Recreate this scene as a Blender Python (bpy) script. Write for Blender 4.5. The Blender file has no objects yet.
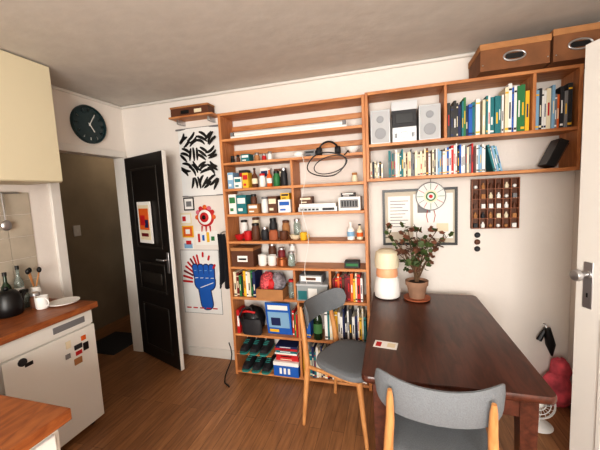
import bpy, math, random
from mathutils import Vector, Matrix
random.seed(7)
R=random.Random(11)
scene=bpy.context.scene
def lin(c):
    o=[]
    for v in c:
        v=v/255.0
        o.append(v/12.92 if v<=.04045 else ((v+.055)/1.055)**2.4)
    return (o[0],o[1],o[2],1)
MATS={}
def mat(name,rgb=(200,200,200),rough=.6,metal=0.0,bump=0.0,var=0.0,scale=8.0,trans=0.0,emit=0):
    if name in MATS: return MATS[name]
    m=bpy.data.materials.new(name); m.use_nodes=True
    nt=m.node_tree; b=nt.nodes['Principled BSDF']
    b.inputs['Base Color'].default_value=lin(rgb); b.inputs['Roughness'].default_value=rough
    b.inputs['Metallic'].default_value=metal
    if trans: b.inputs['Transmission Weight'].default_value=trans
    if var or bump:
        tc=nt.nodes.new('ShaderNodeTexCoord'); n=nt.nodes.new('ShaderNodeTexNoise')
        n.inputs['Scale'].default_value=scale; n.inputs['Detail'].default_value=5
        nt.links.new(tc.outputs['Object'],n.inputs['Vector'])
        if var:
            r=nt.nodes.new('ShaderNodeValToRGB')
            r.color_ramp.elements[0].position=.3; r.color_ramp.elements[1].position=.7
            r.color_ramp.elements[0].color=lin([max(0,v*(1-var)) for v in rgb])
            r.color_ramp.elements[1].color=lin([min(255,v*(1+var)) for v in rgb])
            nt.links.new(n.outputs['Fac'],r.inputs['Fac']); nt.links.new(r.outputs['Color'],b.inputs['Base Color'])
        if bump:
            bp=nt.nodes.new('ShaderNodeBump'); bp.inputs['Strength'].default_value=bump; bp.inputs['Distance'].default_value=.01
            nt.links.new(n.outputs['Fac'],bp.inputs['Height']); nt.links.new(bp.outputs['Normal'],b.inputs['Normal'])
    MATS[name]=m; return m
def wood(name,c1,c2,rough=.5,stretch=(2,14,14),scale=3.0):
    if name in MATS: return MATS[name]
    m=bpy.data.materials.new(name); m.use_nodes=True
    nt=m.node_tree; b=nt.nodes['Principled BSDF']; b.inputs['Roughness'].default_value=rough
    tc=nt.nodes.new('ShaderNodeTexCoord'); mp=nt.nodes.new('ShaderNodeMapping'); mp.inputs['Scale'].default_value=stretch
    n=nt.nodes.new('ShaderNodeTexNoise'); n.inputs['Scale'].default_value=scale; n.inputs['Detail'].default_value=8; n.inputs['Distortion'].default_value=.6
    r=nt.nodes.new('ShaderNodeValToRGB'); r.color_ramp.elements[0].position=.3; r.color_ramp.elements[1].position=.7
    r.color_ramp.elements[0].color=lin(c1); r.color_ramp.elements[1].color=lin(c2)
    nt.links.new(tc.outputs['Object'],mp.inputs['Vector']); nt.links.new(mp.outputs['Vector'],n.inputs['Vector'])
    nt.links.new(n.outputs['Fac'],r.inputs['Fac']); nt.links.new(r.outputs['Color'],b.inputs['Base Color'])
    MATS[name]=m; return m

class MB:
    def __init__(s): s.v=[];s.f=[];s.m=[];s.sm=[];s.mats=[];s.M=Matrix.Identity(4)
    def mi(s,m):
        if m not in s.mats: s.mats.append(m)
        return s.mats.index(m)
    def add(s,vs,fs,m,smooth=False,M=None):
        T=s.M@M if M is not None else s.M
        o=len(s.v); s.v+=[tuple(T@Vector(v)) for v in vs]
        k=s.mi(m)
        for f in fs: s.f.append(tuple(i+o for i in f)); s.m.append(k); s.sm.append(smooth)
    def box(s,x0,x1,y0,y1,z0,z1,m,M=None):
        vs=[(x0,y0,z0),(x1,y0,z0),(x1,y1,z0),(x0,y1,z0),(x0,y0,z1),(x1,y0,z1),(x1,y1,z1),(x0,y1,z1)]
        s.add(vs,[(0,3,2,1),(4,5,6,7),(0,1,5,4),(1,2,6,5),(2,3,7,6),(3,0,4,7)],m,False,M)
    def lathe(s,prof,c,m,seg=24,M=None,close=True):
        vs=[];fs=[];n=len(prof)
        for i in range(seg):
            a=2*math.pi*i/seg
            for r,z in prof: vs.append((c[0]+r*math.cos(a),c[1]+r*math.sin(a),c[2]+z))
        for i in range(seg):
            j=(i+1)%seg
            for k in range(n-1): fs.append((i*n+k,j*n+k,j*n+k+1,i*n+k+1))
        if close:
            fs.append(tuple(i*n for i in range(seg))[::-1]); fs.append(tuple(i*n+n-1 for i in range(seg)))
        s.add(vs,fs,m,True,M)
    def cyl(s,c,r,h,m,seg=20,M=None): s.lathe([(r,0),(r,h)],c,m,seg,M)
    def tube(s,pts,r,m,seg=8,closed=False,M=None):
        P=[Vector(p) for p in pts]; n=len(P)
        rr=r if isinstance(r,(list,tuple)) else [r]*n
        vs=[];fs=[]; up=None
        for i in range(n):
            if closed: t=(P[(i+1)%n]-P[i-1])
            else: t=P[min(i+1,n-1)]-P[max(i-1,0)]
            t=t.normalized()
            if up is None: up=Vector((0,0,1)) if abs(t.z)<.9 else Vector((0,1,0))
            a=t.cross(up).normalized(); b=a.cross(t).normalized(); up=b
            for k in range(seg):
                q=2*math.pi*k/seg; vs.append(tuple(P[i]+(a*math.cos(q)+b*math.sin(q))*rr[i]))
        for i in range(n if closed else n-1):
            j=(i+1)%n
            for k in range(seg):
                l=(k+1)%seg; fs.append((i*seg+k,i*seg+l,j*seg+l,j*seg+k))
        if not closed:
            fs.append(tuple(range(seg))[::-1]); fs.append(tuple((n-1)*seg+k for k in range(seg)))
        s.add(vs,fs,m,True,M)
    def slab(s,outline,layers,m,M=None,smooth=True):
        n=len(outline); vs=[];fs=[]
        for z,sc in layers:
            for x,y in outline: vs.append((x*sc,y*sc,z))
        for L in range(len(layers)-1):
            for i in range(n):
                j=(i+1)%n; fs.append((L*n+i,L*n+j,(L+1)*n+j,(L+1)*n+i))
        fs.append(tuple(range(n))[::-1]); fs.append(tuple((len(layers)-1)*n+i for i in range(n)))
        s.add(vs,fs,m,smooth,M)
    def sphere(s,c,r,m,seg=16,rings=10,M=None,lump=0,seed=1):
        rx,ry,rz=r if isinstance(r,(tuple,list)) else (r,r,r)
        rg=random.Random(seed); ph=[rg.uniform(0,6.28) for _ in range(6)]
        vs=[];fs=[]
        def L(t,a): return 1+lump*(math.sin(3*a+ph[0])*math.sin(2*t+ph[1])+.6*math.sin(5*a+4*t+ph[2])+.4*math.sin(9*a-5*t+ph[3]))
        for i in range(1,rings):
            t=math.pi*i/rings
            for k in range(seg):
                a=2*math.pi*k/seg; q=L(t,a) if lump else 1
                vs.append((c[0]+q*rx*math.sin(t)*math.cos(a),c[1]+q*ry*math.sin(t)*math.sin(a),c[2]+rz*math.cos(t)*(q if lump else 1)))
        for i in range(rings-2):
            for k in range(seg):
                l=(k+1)%seg; fs.append((i*seg+k,(i+1)*seg+k,(i+1)*seg+l,i*seg+l))
        vs.append((c[0],c[1],c[2]+rz)); vs.append((c[0],c[1],c[2]-rz)); T=len(vs)-2
        for k in range(seg):
            l=(k+1)%seg; fs.append((T,k,l)); fs.append((T+1,(rings-2)*seg+l,(rings-2)*seg+k))
        s.add(vs,fs,m,True,M)
    def poly(s,pts,m,M=None): s.add(pts,[tuple(range(len(pts)))],m,False,M)
    def build(s,name,bevel=0,parent=None,loc=None,rz=0,angle=40,seg=2):
        me=bpy.data.meshes.new(name); me.from_pydata(s.v,[],s.f)
        for m in s.mats: me.materials.append(m)
        me.polygons.foreach_set('material_index',s.m); me.polygons.foreach_set('use_smooth',s.sm)
        me.update()
        try: me.set_sharp_from_angle(angle=math.radians(angle))
        except Exception: pass
        o=bpy.data.objects.new(name,me); scene.collection.objects.link(o)
        if loc: o.location=loc
        o.rotation_euler=(0,0,rz)
        if bevel:
            b=o.modifiers.new('Bevel','BEVEL'); b.width=bevel; b.segments=seg; b.limit_method='ANGLE'; b.angle_limit=math.radians(50)
        if parent: o.parent=parent
        return o
def empty(name,loc,rz=0):
    e=bpy.data.objects.new(name,None); e.location=loc; e.rotation_euler=(0,0,rz); scene.collection.objects.link(e); return e
def boxo(name,x0,x1,y0,y1,z0,z1,m,bevel=0):
    b=MB(); b.box(x0,x1,y0,y1,z0,z1,m); return b.build(name,bevel)

# ---------------- materials
WALL=mat('wall_paint',(226,219,212),.85,bump=.15,scale=30)
CEIL=mat('ceiling_plaster',(202,197,190),.9,bump=.3,var=.02,scale=10)
HALL=mat('hall_paint',(142,128,108),.9,var=.06,scale=3)
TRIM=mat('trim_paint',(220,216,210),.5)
PINE=wood('pine_board',(172,108,64),(206,146,94),.5)
PINEV=wood('pine_post',(168,104,62),(202,140,88),.5,(14,14,2))
WAL=wood('dark_table_wood',(54,27,18),(88,48,36),.3,(14,2,14))
OAK=wood('light_chair_wood',(178,122,74),(206,152,100),.45,(14,14,3))
CTOP=wood('butcher_block',(118,62,32),(160,96,52),.4,(10,3,10),4)
WHITE=mat('white_enamel',(228,226,220),.35)
CREAM=mat('cream_laminate',(214,204,176),.5)
BLACK=mat('black_plastic',(12,12,14),.4)
DARK=mat('dark_gray',(38,38,42),.6)
GREY=mat('chair_fabric',(112,116,120),.85,bump=.3,scale=200,var=.05)
METAL=mat('brushed_metal',(190,190,192),.3,.9)
SILV=mat('silver_plastic',(186,188,190),.35,.2)
CARD=mat('cardboard',(166,118,76),.85,var=.06,scale=12)
PAPER=mat('paper',(226,226,224),.8)
PAGES=mat('book_pages',(222,212,190),.9)
GLASS=mat('glass_clear',(200,215,210),.08,trans=.8)
GREENG=mat('green_bottle_glass',(24,48,26),.12)
TERRA=mat('terracotta',(160,92,62),.8,var=.1)
SOIL=mat('soil',(50,36,26),.95,bump=.6,scale=60)
LEAF=mat('leaf_green',(62,78,42),.55,var=.25,scale=20)
LEAF2=mat('leaf_rust',(112,72,54),.6,var=.2,scale=20)
STEM=mat('stem_brown',(92,70,48),.8)
def col(name,rgb,rough=.6):
    return mat('paint_'+name,rgb,rough)
RED=col('red',(186,28,32)); BLUE=col('blue',(28,92,176)); YEL=col('yellow',(226,178,44)); ORG=col('orange',(214,100,36))
GRN=col('green',(44,116,66)); TEAL=col('teal',(28,112,118)); NAVY=col('navy',(26,38,84)); PINK=col('pink',(206,110,130))
CRM=col('cream',(224,212,184)); BRN=col('brown',(92,54,34)); LB=col('light_blue',(130,170,200)); GRY=col('mid_gray',(120,120,122)); WHT=col('white',(232,230,226)); PUR=col('purple',(92,60,112)); MAR=col('maroon',(110,24,32)); PEACH=col('peach',(236,170,130),.5)
BK=[RED,BLUE,YEL,ORG,GRN,TEAL,NAVY,PINK,CRM,BRN,LB,GRY,WHT,WHT,WHT,CRM,MAR,BLACK,DARK,PUR]

def floor_mat():
    m=bpy.data.materials.new('laminate_floor'); m.use_nodes=True; nt=m.node_tree; b=nt.nodes['Principled BSDF']
    tc=nt.nodes.new('ShaderNodeTexCoord'); mp=nt.nodes.new('ShaderNodeMapping'); mp.inputs['Rotation'].default_value=(0,0,math.radians(90))
    br=nt.nodes.new('ShaderNodeTexBrick'); br.inputs['Scale'].default_value=1; br.inputs['Brick Width'].default_value=.9; br.inputs['Row Height'].default_value=.075
    br.inputs['Mortar Size'].default_value=.0012; br.inputs['Color1'].default_value=lin((172,124,84)); br.inputs['Color2'].default_value=lin((150,106,71)); br.inputs['Mortar'].default_value=lin((100,68,45))
    mp2=nt.nodes.new('ShaderNodeMapping'); mp2.inputs['Scale'].default_value=(22,2,1)
    n=nt.nodes.new('ShaderNodeTexNoise'); n.inputs['Scale'].default_value=2.5; n.inputs['Detail'].default_value=8
    r=nt.nodes.new('ShaderNodeValToRGB'); r.color_ramp.elements[0].position=.3; r.color_ramp.elements[1].position=.75
    r.color_ramp.elements[0].color=(.62,.6,.58,1); r.color_ramp.elements[1].color=(1.1,1.1,1.1,1)
    mx=nt.nodes.new('ShaderNodeMixRGB'); mx.blend_type='MULTIPLY'; mx.inputs['Fac'].default_value=1
    L=nt.links.new
    L(tc.outputs['Object'],mp.inputs['Vector']); L(mp.outputs['Vector'],br.inputs['Vector'])
    L(tc.outputs['Object'],mp2.inputs['Vector']); L(mp2.outputs['Vector'],n.inputs['Vector']); L(n.outputs['Fac'],r.inputs['Fac'])
    L(br.outputs['Color'],mx.inputs['Color1']); L(r.outputs['Color'],mx.inputs['Color2']); L(mx.outputs['Color'],b.inputs['Base Color'])
    b.inputs['Roughness'].default_value=.42
    return m
FLOOR=floor_mat()

# ---------------- room shell
XL=-2.42; XR=1.17; YB=2.47; YF=-1.6; H=2.40
boxo('floor',-3.5,XR+.1,YF-.1,4.2,-.1,0,FLOOR)
boxo('ceiling',-3.5,XR+.1,YF-.1,4.2,H,H+.1,CEIL)
boxo('wall_back',XL-.1,XR+.1,YB,YB+.1,0,H,WALL)
boxo('wall_right',XR,XR+.1,YF,YB,0,H,WALL)
b=MB()
b.box(XL-.1,XL,YF,1.78,0,H,WALL); b.box(XL-.1,XL,1.78,2.43,1.93,H,WALL); b.box(XL-.1,XL,2.43,YB,0,H,WALL); b.build('wall_left')
b=MB()
b.box(XL-.1,-.9,YF-.1,YF,0,H,WALL); b.box(.95,XR+.1,YF-.1,YF,0,H,WALL); b.box(-.9,.95,YF-.1,YF,0,.75,WALL); b.box(-.9,.95,YF-.1,YF,2.2,H,WALL); b.build('wall_front')
b=MB()
for x in (-.9,-.02,.9): b.box(x,x+.05,YF-.08,YF-.02,.75,2.2,TRIM)
b.box(-.85,.9,YF-.08,YF-.02,.75,.8,TRIM); b.box(-.85,.9,YF-.08,YF-.02,2.15,2.2,TRIM); b.build('window_1')
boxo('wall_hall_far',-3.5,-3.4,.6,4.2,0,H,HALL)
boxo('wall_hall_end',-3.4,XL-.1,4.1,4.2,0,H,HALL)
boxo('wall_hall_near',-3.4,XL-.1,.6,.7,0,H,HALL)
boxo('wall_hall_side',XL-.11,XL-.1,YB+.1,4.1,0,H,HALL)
b=MB()
b.box(XL-.1,XL+.02,1.72,1.79,0,1.98,TRIM); b.box(XL-.1,XL+.02,1.79,2.45,1.92,1.98,TRIM); b.box(XL-.1,XL+.02,2.415,2.45,0,1.92,TRIM)
b.build('trim_door_frame',.004)
boxo('baseboard_back',-1.9,-1.29,YB-.015,YB,0,.09,TRIM,.003)
boxo('baseboard_back_right',-.13,XR,YB-.015,YB,0,.09,TRIM,.003)
boxo('baseboard_right',XR-.015,XR,1.2,YB-.015,0,.09,TRIM,.003)
b=MB(); b.box(XL,XR,YB-.025,YB,H-.025,H,TRIM); b.box(XL,XL+.025,1.6,YB-.025,H-.025,H,TRIM); b.build('trim_crown',.01)
boxo('door_mat',-3.1,-2.65,2.3,2.75,0,.012,DARK,.004)
b=MB(); b.box(-3.398,-3.385,2.62,2.70,1.15,1.27,TRIM); b.box(-3.385,-3.38,2.645,2.675,1.19,1.23,WHITE); b.build('light_switch',.003)
HD=mat('hall_door_paint',(116,102,82),.7)
b=MB(); b.box(-3.398,-3.36,1.75,2.5,0.002,2.0,HD)
for z0,z1 in ((.15,.9),(1.05,1.85)):
    for y0,y1 in ((1.83,2.09),(2.16,2.42)): b.box(-3.36,-3.345,y0,y1,z0,z1,HD)
b.build('door_2',.008)

# ---------------- open dark door
hx,hy=-2.385,2.405; fx,fy=-1.78,2.18
ang=math.atan2(fy-hy,fx-hx); wdt=math.hypot(fx-hx,fy-hy)
DK=mat('door_black_paint',(26,22,20),.4); DK2=mat('door_black_relief',(40,35,31),.45)
MD=Matrix.Translation((hx,hy,0))@Matrix.Rotation(ang,4,'Z')
b=MB(); b.M=MD
b.box(0,wdt,0,.035,.012,1.91,DK)
for x0,x1,z0,z1 in ((.1,wdt-.1,.12,.55),(.1,wdt-.1,.68,.95),(.1,wdt-.1,1.08,1.8)):
    t=.018
    b.box(x0,x1,-.008,0,z0,z0+t,DK2); b.box(x0,x1,-.008,0,z1-t,z1,DK2); b.box(x0,x0+t,-.008,0,z0+t,z1-t,DK2); b.box(x1-t,x1,-.008,0,z0+t,z1-t,DK2)
b.box(.16,wdt-.16,-.012,0,.76,.86,DK2)
b.box(wdt,wdt+.006,0,.035,.012,1.91,TRIM)
b.box(wdt-.06,wdt-.025,-.006,0,.88,1.06,METAL)
b.tube([(wdt-.042,-.006,1.0),(wdt-.042,-.045,1.0),(wdt-.06,-.05,1.0),(wdt-.14,-.05,1.0)],.008,METAL)
b.build('door_1',.003)
b=MB(); b.M=MD
x0,x1,z0,z1=.2,.42,1.13,1.5
b.box(x0,x1,-.022,-.01,z0,z1,WHT); b.box(x0+.02,x1-.02,-.024,-.022,z0+.03,z1-.03,CRM)
b.box(x0+.03,x1-.03,-.026,-.024,z0+.12,z1-.06,ORG); b.box(x0+.05,x1-.09,-.027,-.026,z0+.16,z1-.12,RED); b.box(x0+.12,x1-.04,-.027,-.026,z0+.14,z1-.16,NAVY); b.box(x0+.05,x1-.05,-.027,-.026,z0+.06,z0+.09,MAR)
b.build('framed_picture',.002)

# ---------------- right white door
hx2,hy2=1.10,1.03; fx2,fy2=.825,1.70
a2=math.atan2(fy2-hy2,fx2-hx2); w2=math.hypot(fx2-hx2,fy2-hy2)
M2=Matrix.Translation((hx2,hy2,0))@Matrix.Rotation(a2,4,'Z')
b=MB(); b.M=M2
b.box(0,w2,-.035,0,.012,2.08,TRIM)
for z0,z1 in ((.2,.9),(1.2,1.9)):
    t=.02; x0,x1=.1,w2-.12
    for q in ((x0,x1,z0,z0+t),(x0,x1,z1-t,z1),(x0,x0+t,z0+t,z1-t),(x1-t,x1,z0+t,z1-t)): b.box(q[0],q[1],0,.008,q[2],q[3],TRIM)
b.box(w2-.075,w2-.035,0,.004,.93,1.14,METAL)
MK=Matrix.Translation((w2-.055,.004,1.085))@Matrix.Rotation(math.radians(-90),4,'X')
b.lathe([(.02,0),(.02,.006),(.009,.01),(.009,.035),(.022,.042),(.027,.055),(.022,.068),(.008,.072)],(0,0,0),METAL,20,MK)
b.box(w2-.059,w2-.051,.004,.006,.98,1.0,BLACK)
b.build('door_3',.003)

# ---------------- book shelf
FY=2.25; BYY=2.455; T=.01
zs=[.03,.355,.67,.925,1.135,1.355,1.56,1.765,1.95,2.15]
b=MB()
b.box(-1.285,-1.263,FY,BYY,0,2.16,PINEV); b.box(-.172,-.15,FY,BYY,0,2.16,PINEV)
for z in zs: b.box(-1.263,-.172,FY+.002,BYY,z-T,z+T,PINE)
def vd(x,z0,z1): b.box(x-.009,x+.009,FY+.004,BYY,z0+T,z1-T,PINEV)
vd(-.70,.03,.355); vd(-.70,.355,.67); vd(-.44,.67,.925); vd(-.70,1.355,1.56); vd(-.70,1.56,1.765); vd(-.72,.67,.925)
b.box(-1.263,-.172,BYY-.012,BYY,2.05,2.09,PINE); b.box(-1.263,-.172,BYY-.012,BYY,1.85,1.89,PINE); b.box(-1.263,-.172,BYY-.012,BYY,.07,.12,PINE)
b.build('bookshelf',.002)
b=MB()
X0,X1=-.149,1.09
for z in (1.575,1.81,2.16): b.box(X0+.02,X1-.02,FY,BYY,z-T,z+T,PINE)
b.box(X0,X0+.02,FY,BYY,1.565,2.17,PINEV); b.box(X1-.02,X1,FY,BYY,1.565,2.17,PINEV)
for x in (.36,.85): b.box(x-.009,x+.009,FY+.002,BYY,1.82,2.15,PINEV)
b.build('hanging_bookshelf',.002)
b=MB(); zt=1.961
b.box(-1.2,-.28,FY+.03,FY+.065,zt,zt+.018,WHT)
b.tube([(-1.17,FY+.047,zt+.033),(-.31,FY+.047,zt+.033)],.013,WHT,12)
for x in (-1.19,-.30): b.box(x-.012,x+.012,FY+.032,FY+.062,zt+.018,zt+.05,GRY)
b.build('tube_light',.002)

# ---------------- books
def books(name,x0,x1,z,hr,pal,y0=FY+.02,dr=(.12,.17),tr=(.010,.024),lean_last=False,rng=R,fill=1.0):
    b=MB(); x=x0; n=0
    while True:
        t=rng.uniform(*tr); h=rng.uniform(*hr); d=rng.uniform(*dr); yy=y0+rng.uniform(0,.02)
        if x+t>x1: break
        c=rng.choice(pal); c2=rng.choice([WHT,CRM,BLACK,YEL,RED,NAVY])
        if c2==c: c2=DARK
        M=None
        if lean_last and x+t+.1>x1:
            M=Matrix.Translation((x+h*.25,0,z))@Matrix.Rotation(math.radians(-13),4,'Y')@Matrix.Translation((-x,0,-z))
            if x+h*.25+t>x1: break
        b.box(x,x+.0018,yy,yy+d,z,z+h,c,M); b.box(x+t-.0018,x+t,yy,yy+d,z,z+h,c,M); b.box(x+.0018,x+t-.0018,yy,yy+.0018,z,z+h,c,M)
        b.box(x+.0018,x+t-.0018,yy+.0018,yy+d-.004,z+.003,z+h-.003,PAGES,M)
        k=rng.random()
        if k<.75:
            a=rng.uniform(.5,.75); e=a+rng.uniform(.06,.2)
            b.box(x+t*.3,x+t*.7,yy-.0006,yy,z+h*a*.5,z+h*e*.8,c2,M)
        if k>.35: b.box(x+.001,x+t-.001,yy-.0006,yy,z+h*.06,z+h*.11,c2,M)
        if k>.6: b.box(x+.001,x+t-.001,yy-.0006,yy,z+h*.86,z+h*.9,c2,M)
        x+=t+.0012
    return b.build(name)
def stack(name,x0,x1,z,n,pal,y0=FY+.015,rng=R,t=(.012,.03),d=.17):
    b=MB(); zz=z
    for i in range(n):
        h=rng.uniform(*t); c=rng.choice(pal); a=x0+rng.uniform(0,.02); e=x1-rng.uniform(0,.02)
        b.box(a,e,y0,y0+d,zz,zz+.0018,c); b.box(a,e,y0,y0+d,zz+h-.0018,zz+h,c); b.box(a,e,y0,y0+.002,zz+.0018,zz+h-.0018,c)
        b.box(a+.003,e-.003,y0+.002,y0+d-.003,zz+.0018,zz+h-.0018,PAGES)
        b.box(a+(e-a)*.2,a+(e-a)*.7,y0-.0006,y0,zz+h*.35,zz+h*.65,rng.choice([WHT,BLACK,CRM]))
        zz+=h+.0006
    return b.build(name),zz
books('row_of_books',.375,.58,1.82,(.19,.25),[TEAL,NAVY,WHT,BLUE,TEAL,DARK,GRN,WHT,BLACK])
books('row_of_books',.581,.70,1.82,(.22,.27),[RED,WHT,RED,CRM,TEAL,DARK])
books('row_of_books',.701,.835,1.82,(.24,.30),[CRM,YEL,WHT,WHT,GRN,BLUE,CRM])
books('row_of_books',.865,1.065,1.82,(.2,.27),[BRN,WHT,ORG,DARK,CRM,GRY,WHT,LB])
books('row_of_books',.0,.28,1.585,(.14,.19),[CRM,WHT,GRY,CRM,WHT,BRN,DARK,TEAL,CRM],tr=(.007,.016))
books('row_of_books',.281,.53,1.585,(.15,.20),[WHT,CRM,GRY,WHT,BLUE,RED,DARK,LB],tr=(.007,.016))
books('leaning_books',.545,.70,1.585,(.15,.18),[WHT,YEL,LB,TEAL,WHT],tr=(.008,.016),lean_last=True)
books('row_of_books',-.125,-.03,1.585,(.07,.12),[CRM,WHT,YEL,DARK],tr=(.008,.015))
books('row_of_books',-1.255,-1.05,.68,(.17,.225),BK)
books('row_of_books',-.425,-.18,.68,(.17,.22),[RED,YEL,MAR,ORG,CRM,BRN,RED,WHT])
books('row_of_books',-.685,-.60,.365,(.18,.26),[NAVY,BLACK,WHT,BLUE])
books('row_of_books',-.50,-.18,.365,(.18,.27),[WHT,BLUE,YEL,NAVY,WHT,TEAL,CRM,DARK])
books('row_of_books',-.685,-.44,.04,(.2,.28),[NAVY,WHT,TEAL,DARK,YEL,CRM,BLUE])
books('row_of_books',-.438,-.18,.04,(.16,.25),[WHT,CRM,LB,BLACK,BLUE,WHT],tr=(.01,.022))
books('row_of_books',-.765,-.715,.365,(.17,.22),[WHT,RED,YEL,GRN])

# ---------------- generic small props
def jar(name,x,y,z,r,h,m,lid=None,lh=.015):
    b=MB(); b.lathe([(r*.85,0),(r,h*.06),(r,h*.78),(r*.8,h*.9),(r*.8,h)],(x,y,z),m,20)
    if lid: b.lathe([(r*.86,h*1.0),(r*.86,h+lh),(r*.75,h+lh*1.2)],(x,y,z),lid,20)
    return b.build(name)
def mug(name,x,y,z,r,h,m,side=1):
    b=MB(); b.lathe([(r*.8,0),(r*.95,h*.1),(r,h),(r*.9,h),(r*.86,h*.15),(r*.3,h*.1)],(x,y,z),m,20)
    pts=[(x+side*(r*.95+math.sin(t)*h*.3),y,z+h*.52+math.cos(t)*h*.3) for t in [math.pi*i/8 for i in range(9)]]
    b.tube(pts,.004,m,6)
    return b.build(name)
def bottle(name,x,y,z,r,h,m,label=None,cap=None):
    b=MB(); b.lathe([(r*.9,0),(r,h*.02),(r,h*.55),(r*.85,h*.65),(r*.36,h*.76),(r*.32,h*.94),(r*.4,h*.95),(r*.4,h)],(x,y,z),m,20)
    if label: b.lathe([(r*1.015,h*.2),(r*1.015,h*.48)],(x,y,z),label,20,close=False)
    if cap: b.lathe([(r*.42,h*.94),(r*.42,h*1.03),(r*.3,h*1.035)],(x,y,z),cap,14)
    return b.build(name)
def bowl(name,x,y,z,r,h,m):
    b=MB(); b.lathe([(r*.4,0),(r*.75,h*.3),(r,h),(r*.94,h),(r*.68,h*.4),(r*.2,h*.2)],(x,y,z),m,24); return b.build(name)
def pack(name,x0,x1,y0,y1,z0,z1,m,m2,stripe=.3):
    b=MB(); b.box(x0,x1,y0,y1,z0,z1,m); w=x1-x0;h=z1-z0
    b.box(x0+w*.1,x1-w*.1,y0-.001,y0,z0+h*.55,z0+h*(.55+stripe),m2); b.box(x0+w*.15,x0+w*.6,y0-.001,y0,z0+h*.15,z0+h*.3,m2)
    return b.build(name,.0015)
y1=FY+.03
Z=1.775
jar('ink_bottle',-1.21,y1+.03,Z,.016,.04,BLACK,DARK); jar('ink_bottle',-1.16,y1+.03,Z,.015,.045,BRN,BLACK)
pack('small_box',-1.12,-1.05,y1,y1+.08,Z,Z+.06,TEAL,WHT); jar('paint_tin',-1.0,y1+.04,Z,.022,.05,CARD,METAL)
jar('paint_tin',-.94,y1+.04,Z,.018,.04,RED,METAL); jar('paint_tin',-.89,y1+.04,Z,.02,.05,WHT,METAL)
b=MB(); b.sphere((-.66,y1+.05,Z+.028),(.045,.03,.028),WHT); b.box(-.71,-.61,y1+.03,y1+.075,Z,Z+.012,WHT); b.build('computer_mouse')
pack('small_box',-.6,-.52,y1,y1+.09,Z,Z+.045,GRY,BLACK)
b=MB()
cx,cy=-.43,y1+.05
b.tube([(cx+.075*math.cos(t),cy+.01,Z+.03+.075*math.sin(t)) for t in [math.pi*i/14 for i in range(15)]],.007,BLACK)
for s in (-1,1):
    MM=Matrix.Translation((cx+s*.07,cy+.01,Z+.035))@Matrix.Rotation(math.radians(90),4,'Y')
    b.lathe([(.028,-.018),(.034,-.01),(.034,.012),(.026,.02)],(0,0,0),DARK,18,MM)
b.build('headphones')
b=MB()
pts=[(-.43+.14*math.cos(t)+.01*math.sin(3*t),FY-.012+.004*math.sin(2*t),1.705+.085*math.sin(t)) for t in [2*math.pi*i/36 for i in range(36)]]
b.tube(pts,.0045,BLACK,6,closed=True)
pts=[(-.40+.12*math.cos(t),FY-.018,1.70+.06*math.sin(t)+.02*math.cos(t)) for t in [2*math.pi*i/30 for i in range(30)]]
b.tube(pts,.0035,BLACK,6,closed=True)
b.tube([(-.30,FY-.014,1.76),(-.27,FY-.01,1.79),(-.27,FY+.03,1.782)],.0045,BLACK,6)
b.build('coiled_black_cable')
b=MB(); b.tube([(-.61+.02*math.sin(i*.5),FY-.008,1.79-.04*i) for i in range(28)],.002,WHT,6)
b.tube([(-.61,FY-.008,1.79),(-.61,FY+.02,1.79),(-.61,FY+.05,1.778)],.002,WHT,6); b.build('white_charging_cable')
b=MB(); b.lathe([(.012,0),(.05,.035),(.055,.05)],(-.25,y1+.06,Z),WHT); b.build('paper_bowl')
Z=1.57
pack('cereal_box',-1.25,-1.20,y1,y1+.1,Z,Z+.13,LB,WHT); pack('small_box',-1.195,-1.13,y1,y1+.08,Z,Z+.09,WHT,TEAL); pack('small_box',-1.12,-1.07,y1,y1+.08,Z,Z+.12,YEL,RED)
bottle('brown_bottle',-1.03,y1+.04,Z,.024,.15,BRN,CRM,BLACK); jar('storage_jar',-.965,y1+.04,Z,.026,.09,WHT,RED); bottle('spray_bottle',-.905,y1+.04,Z,.022,.14,ORG,WHT,WHT)
jar('storage_jar',-.845,y1+.04,Z,.026,.1,GRN,BLACK); jar('storage_jar',-.785,y1+.045,Z,.026,.12,DARK,METAL)
jar('storage_jar',-.24,y1+.04,Z,.022,.05,CRM,CARD)
pack('small_box',-1.19,-1.12,y1+.085,y1+.16,Z,Z+.15,DARK,RED); pack('small_box',-1.0,-.93,y1+.085,y1+.16,Z,Z+.155,WHT,NAVY); pack('small_box',-.88,-.80,y1+.085,y1+.16,Z,Z+.14,BRN,CRM)
Z=1.365
pack('board_game_box',-1.255,-1.19,y1,y1+.13,Z,Z+.16,WHT,GRN); pack('board_game_box',-1.185,-1.10,y1,y1+.13,Z,Z+.15,TEAL,WHT)
pack('cardboard_box',-1.09,-1.0,y1,y1+.12,Z,Z+.075,CARD,WHT); jar('storage_jar',-1.05,y1+.04,Z+.0755,.026,.06,BRN,BLACK)
jar('storage_jar',-.955,y1+.04,Z,.03,.11,WHT,GRY); pack('small_box',-.915,-.84,y1,y1+.1,Z,Z+.13,BRN,CRM); pack('small_box',-.83,-.73,y1,y1+.1,Z,Z+.1,WHT,BLUE)
pack('small_box',-.81,-.74,y1+.01,y1+.09,Z+.1005,Z+.15,YEL,DARK)
b=MB(); b.box(-.67,-.37,y1,y1+.14,Z,Z+.035,SILV); b.box(-.66,-.38,y1,y1+.14,Z+.035,Z+.06,WHT)
for i in range(5): b.box(-.65+i*.03,-.63+i*.03,y1-.004,y1,Z+.01,Z+.022,BLACK)
b.box(-.48,-.39,y1-.002,y1,Z+.008,Z+.026,DARK); b.build('audio_receiver',.002)
pack('black_box',-.66,-.56,y1,y1+.08,Z+.061,Z+.115,BRN,CRM)
b=MB(); b.box(-.36,-.2,y1,y1+.12,Z,Z+.1,WHT); b.box(-.345,-.215,y1-.004,y1,Z+.02,Z+.08,GRY)
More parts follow.
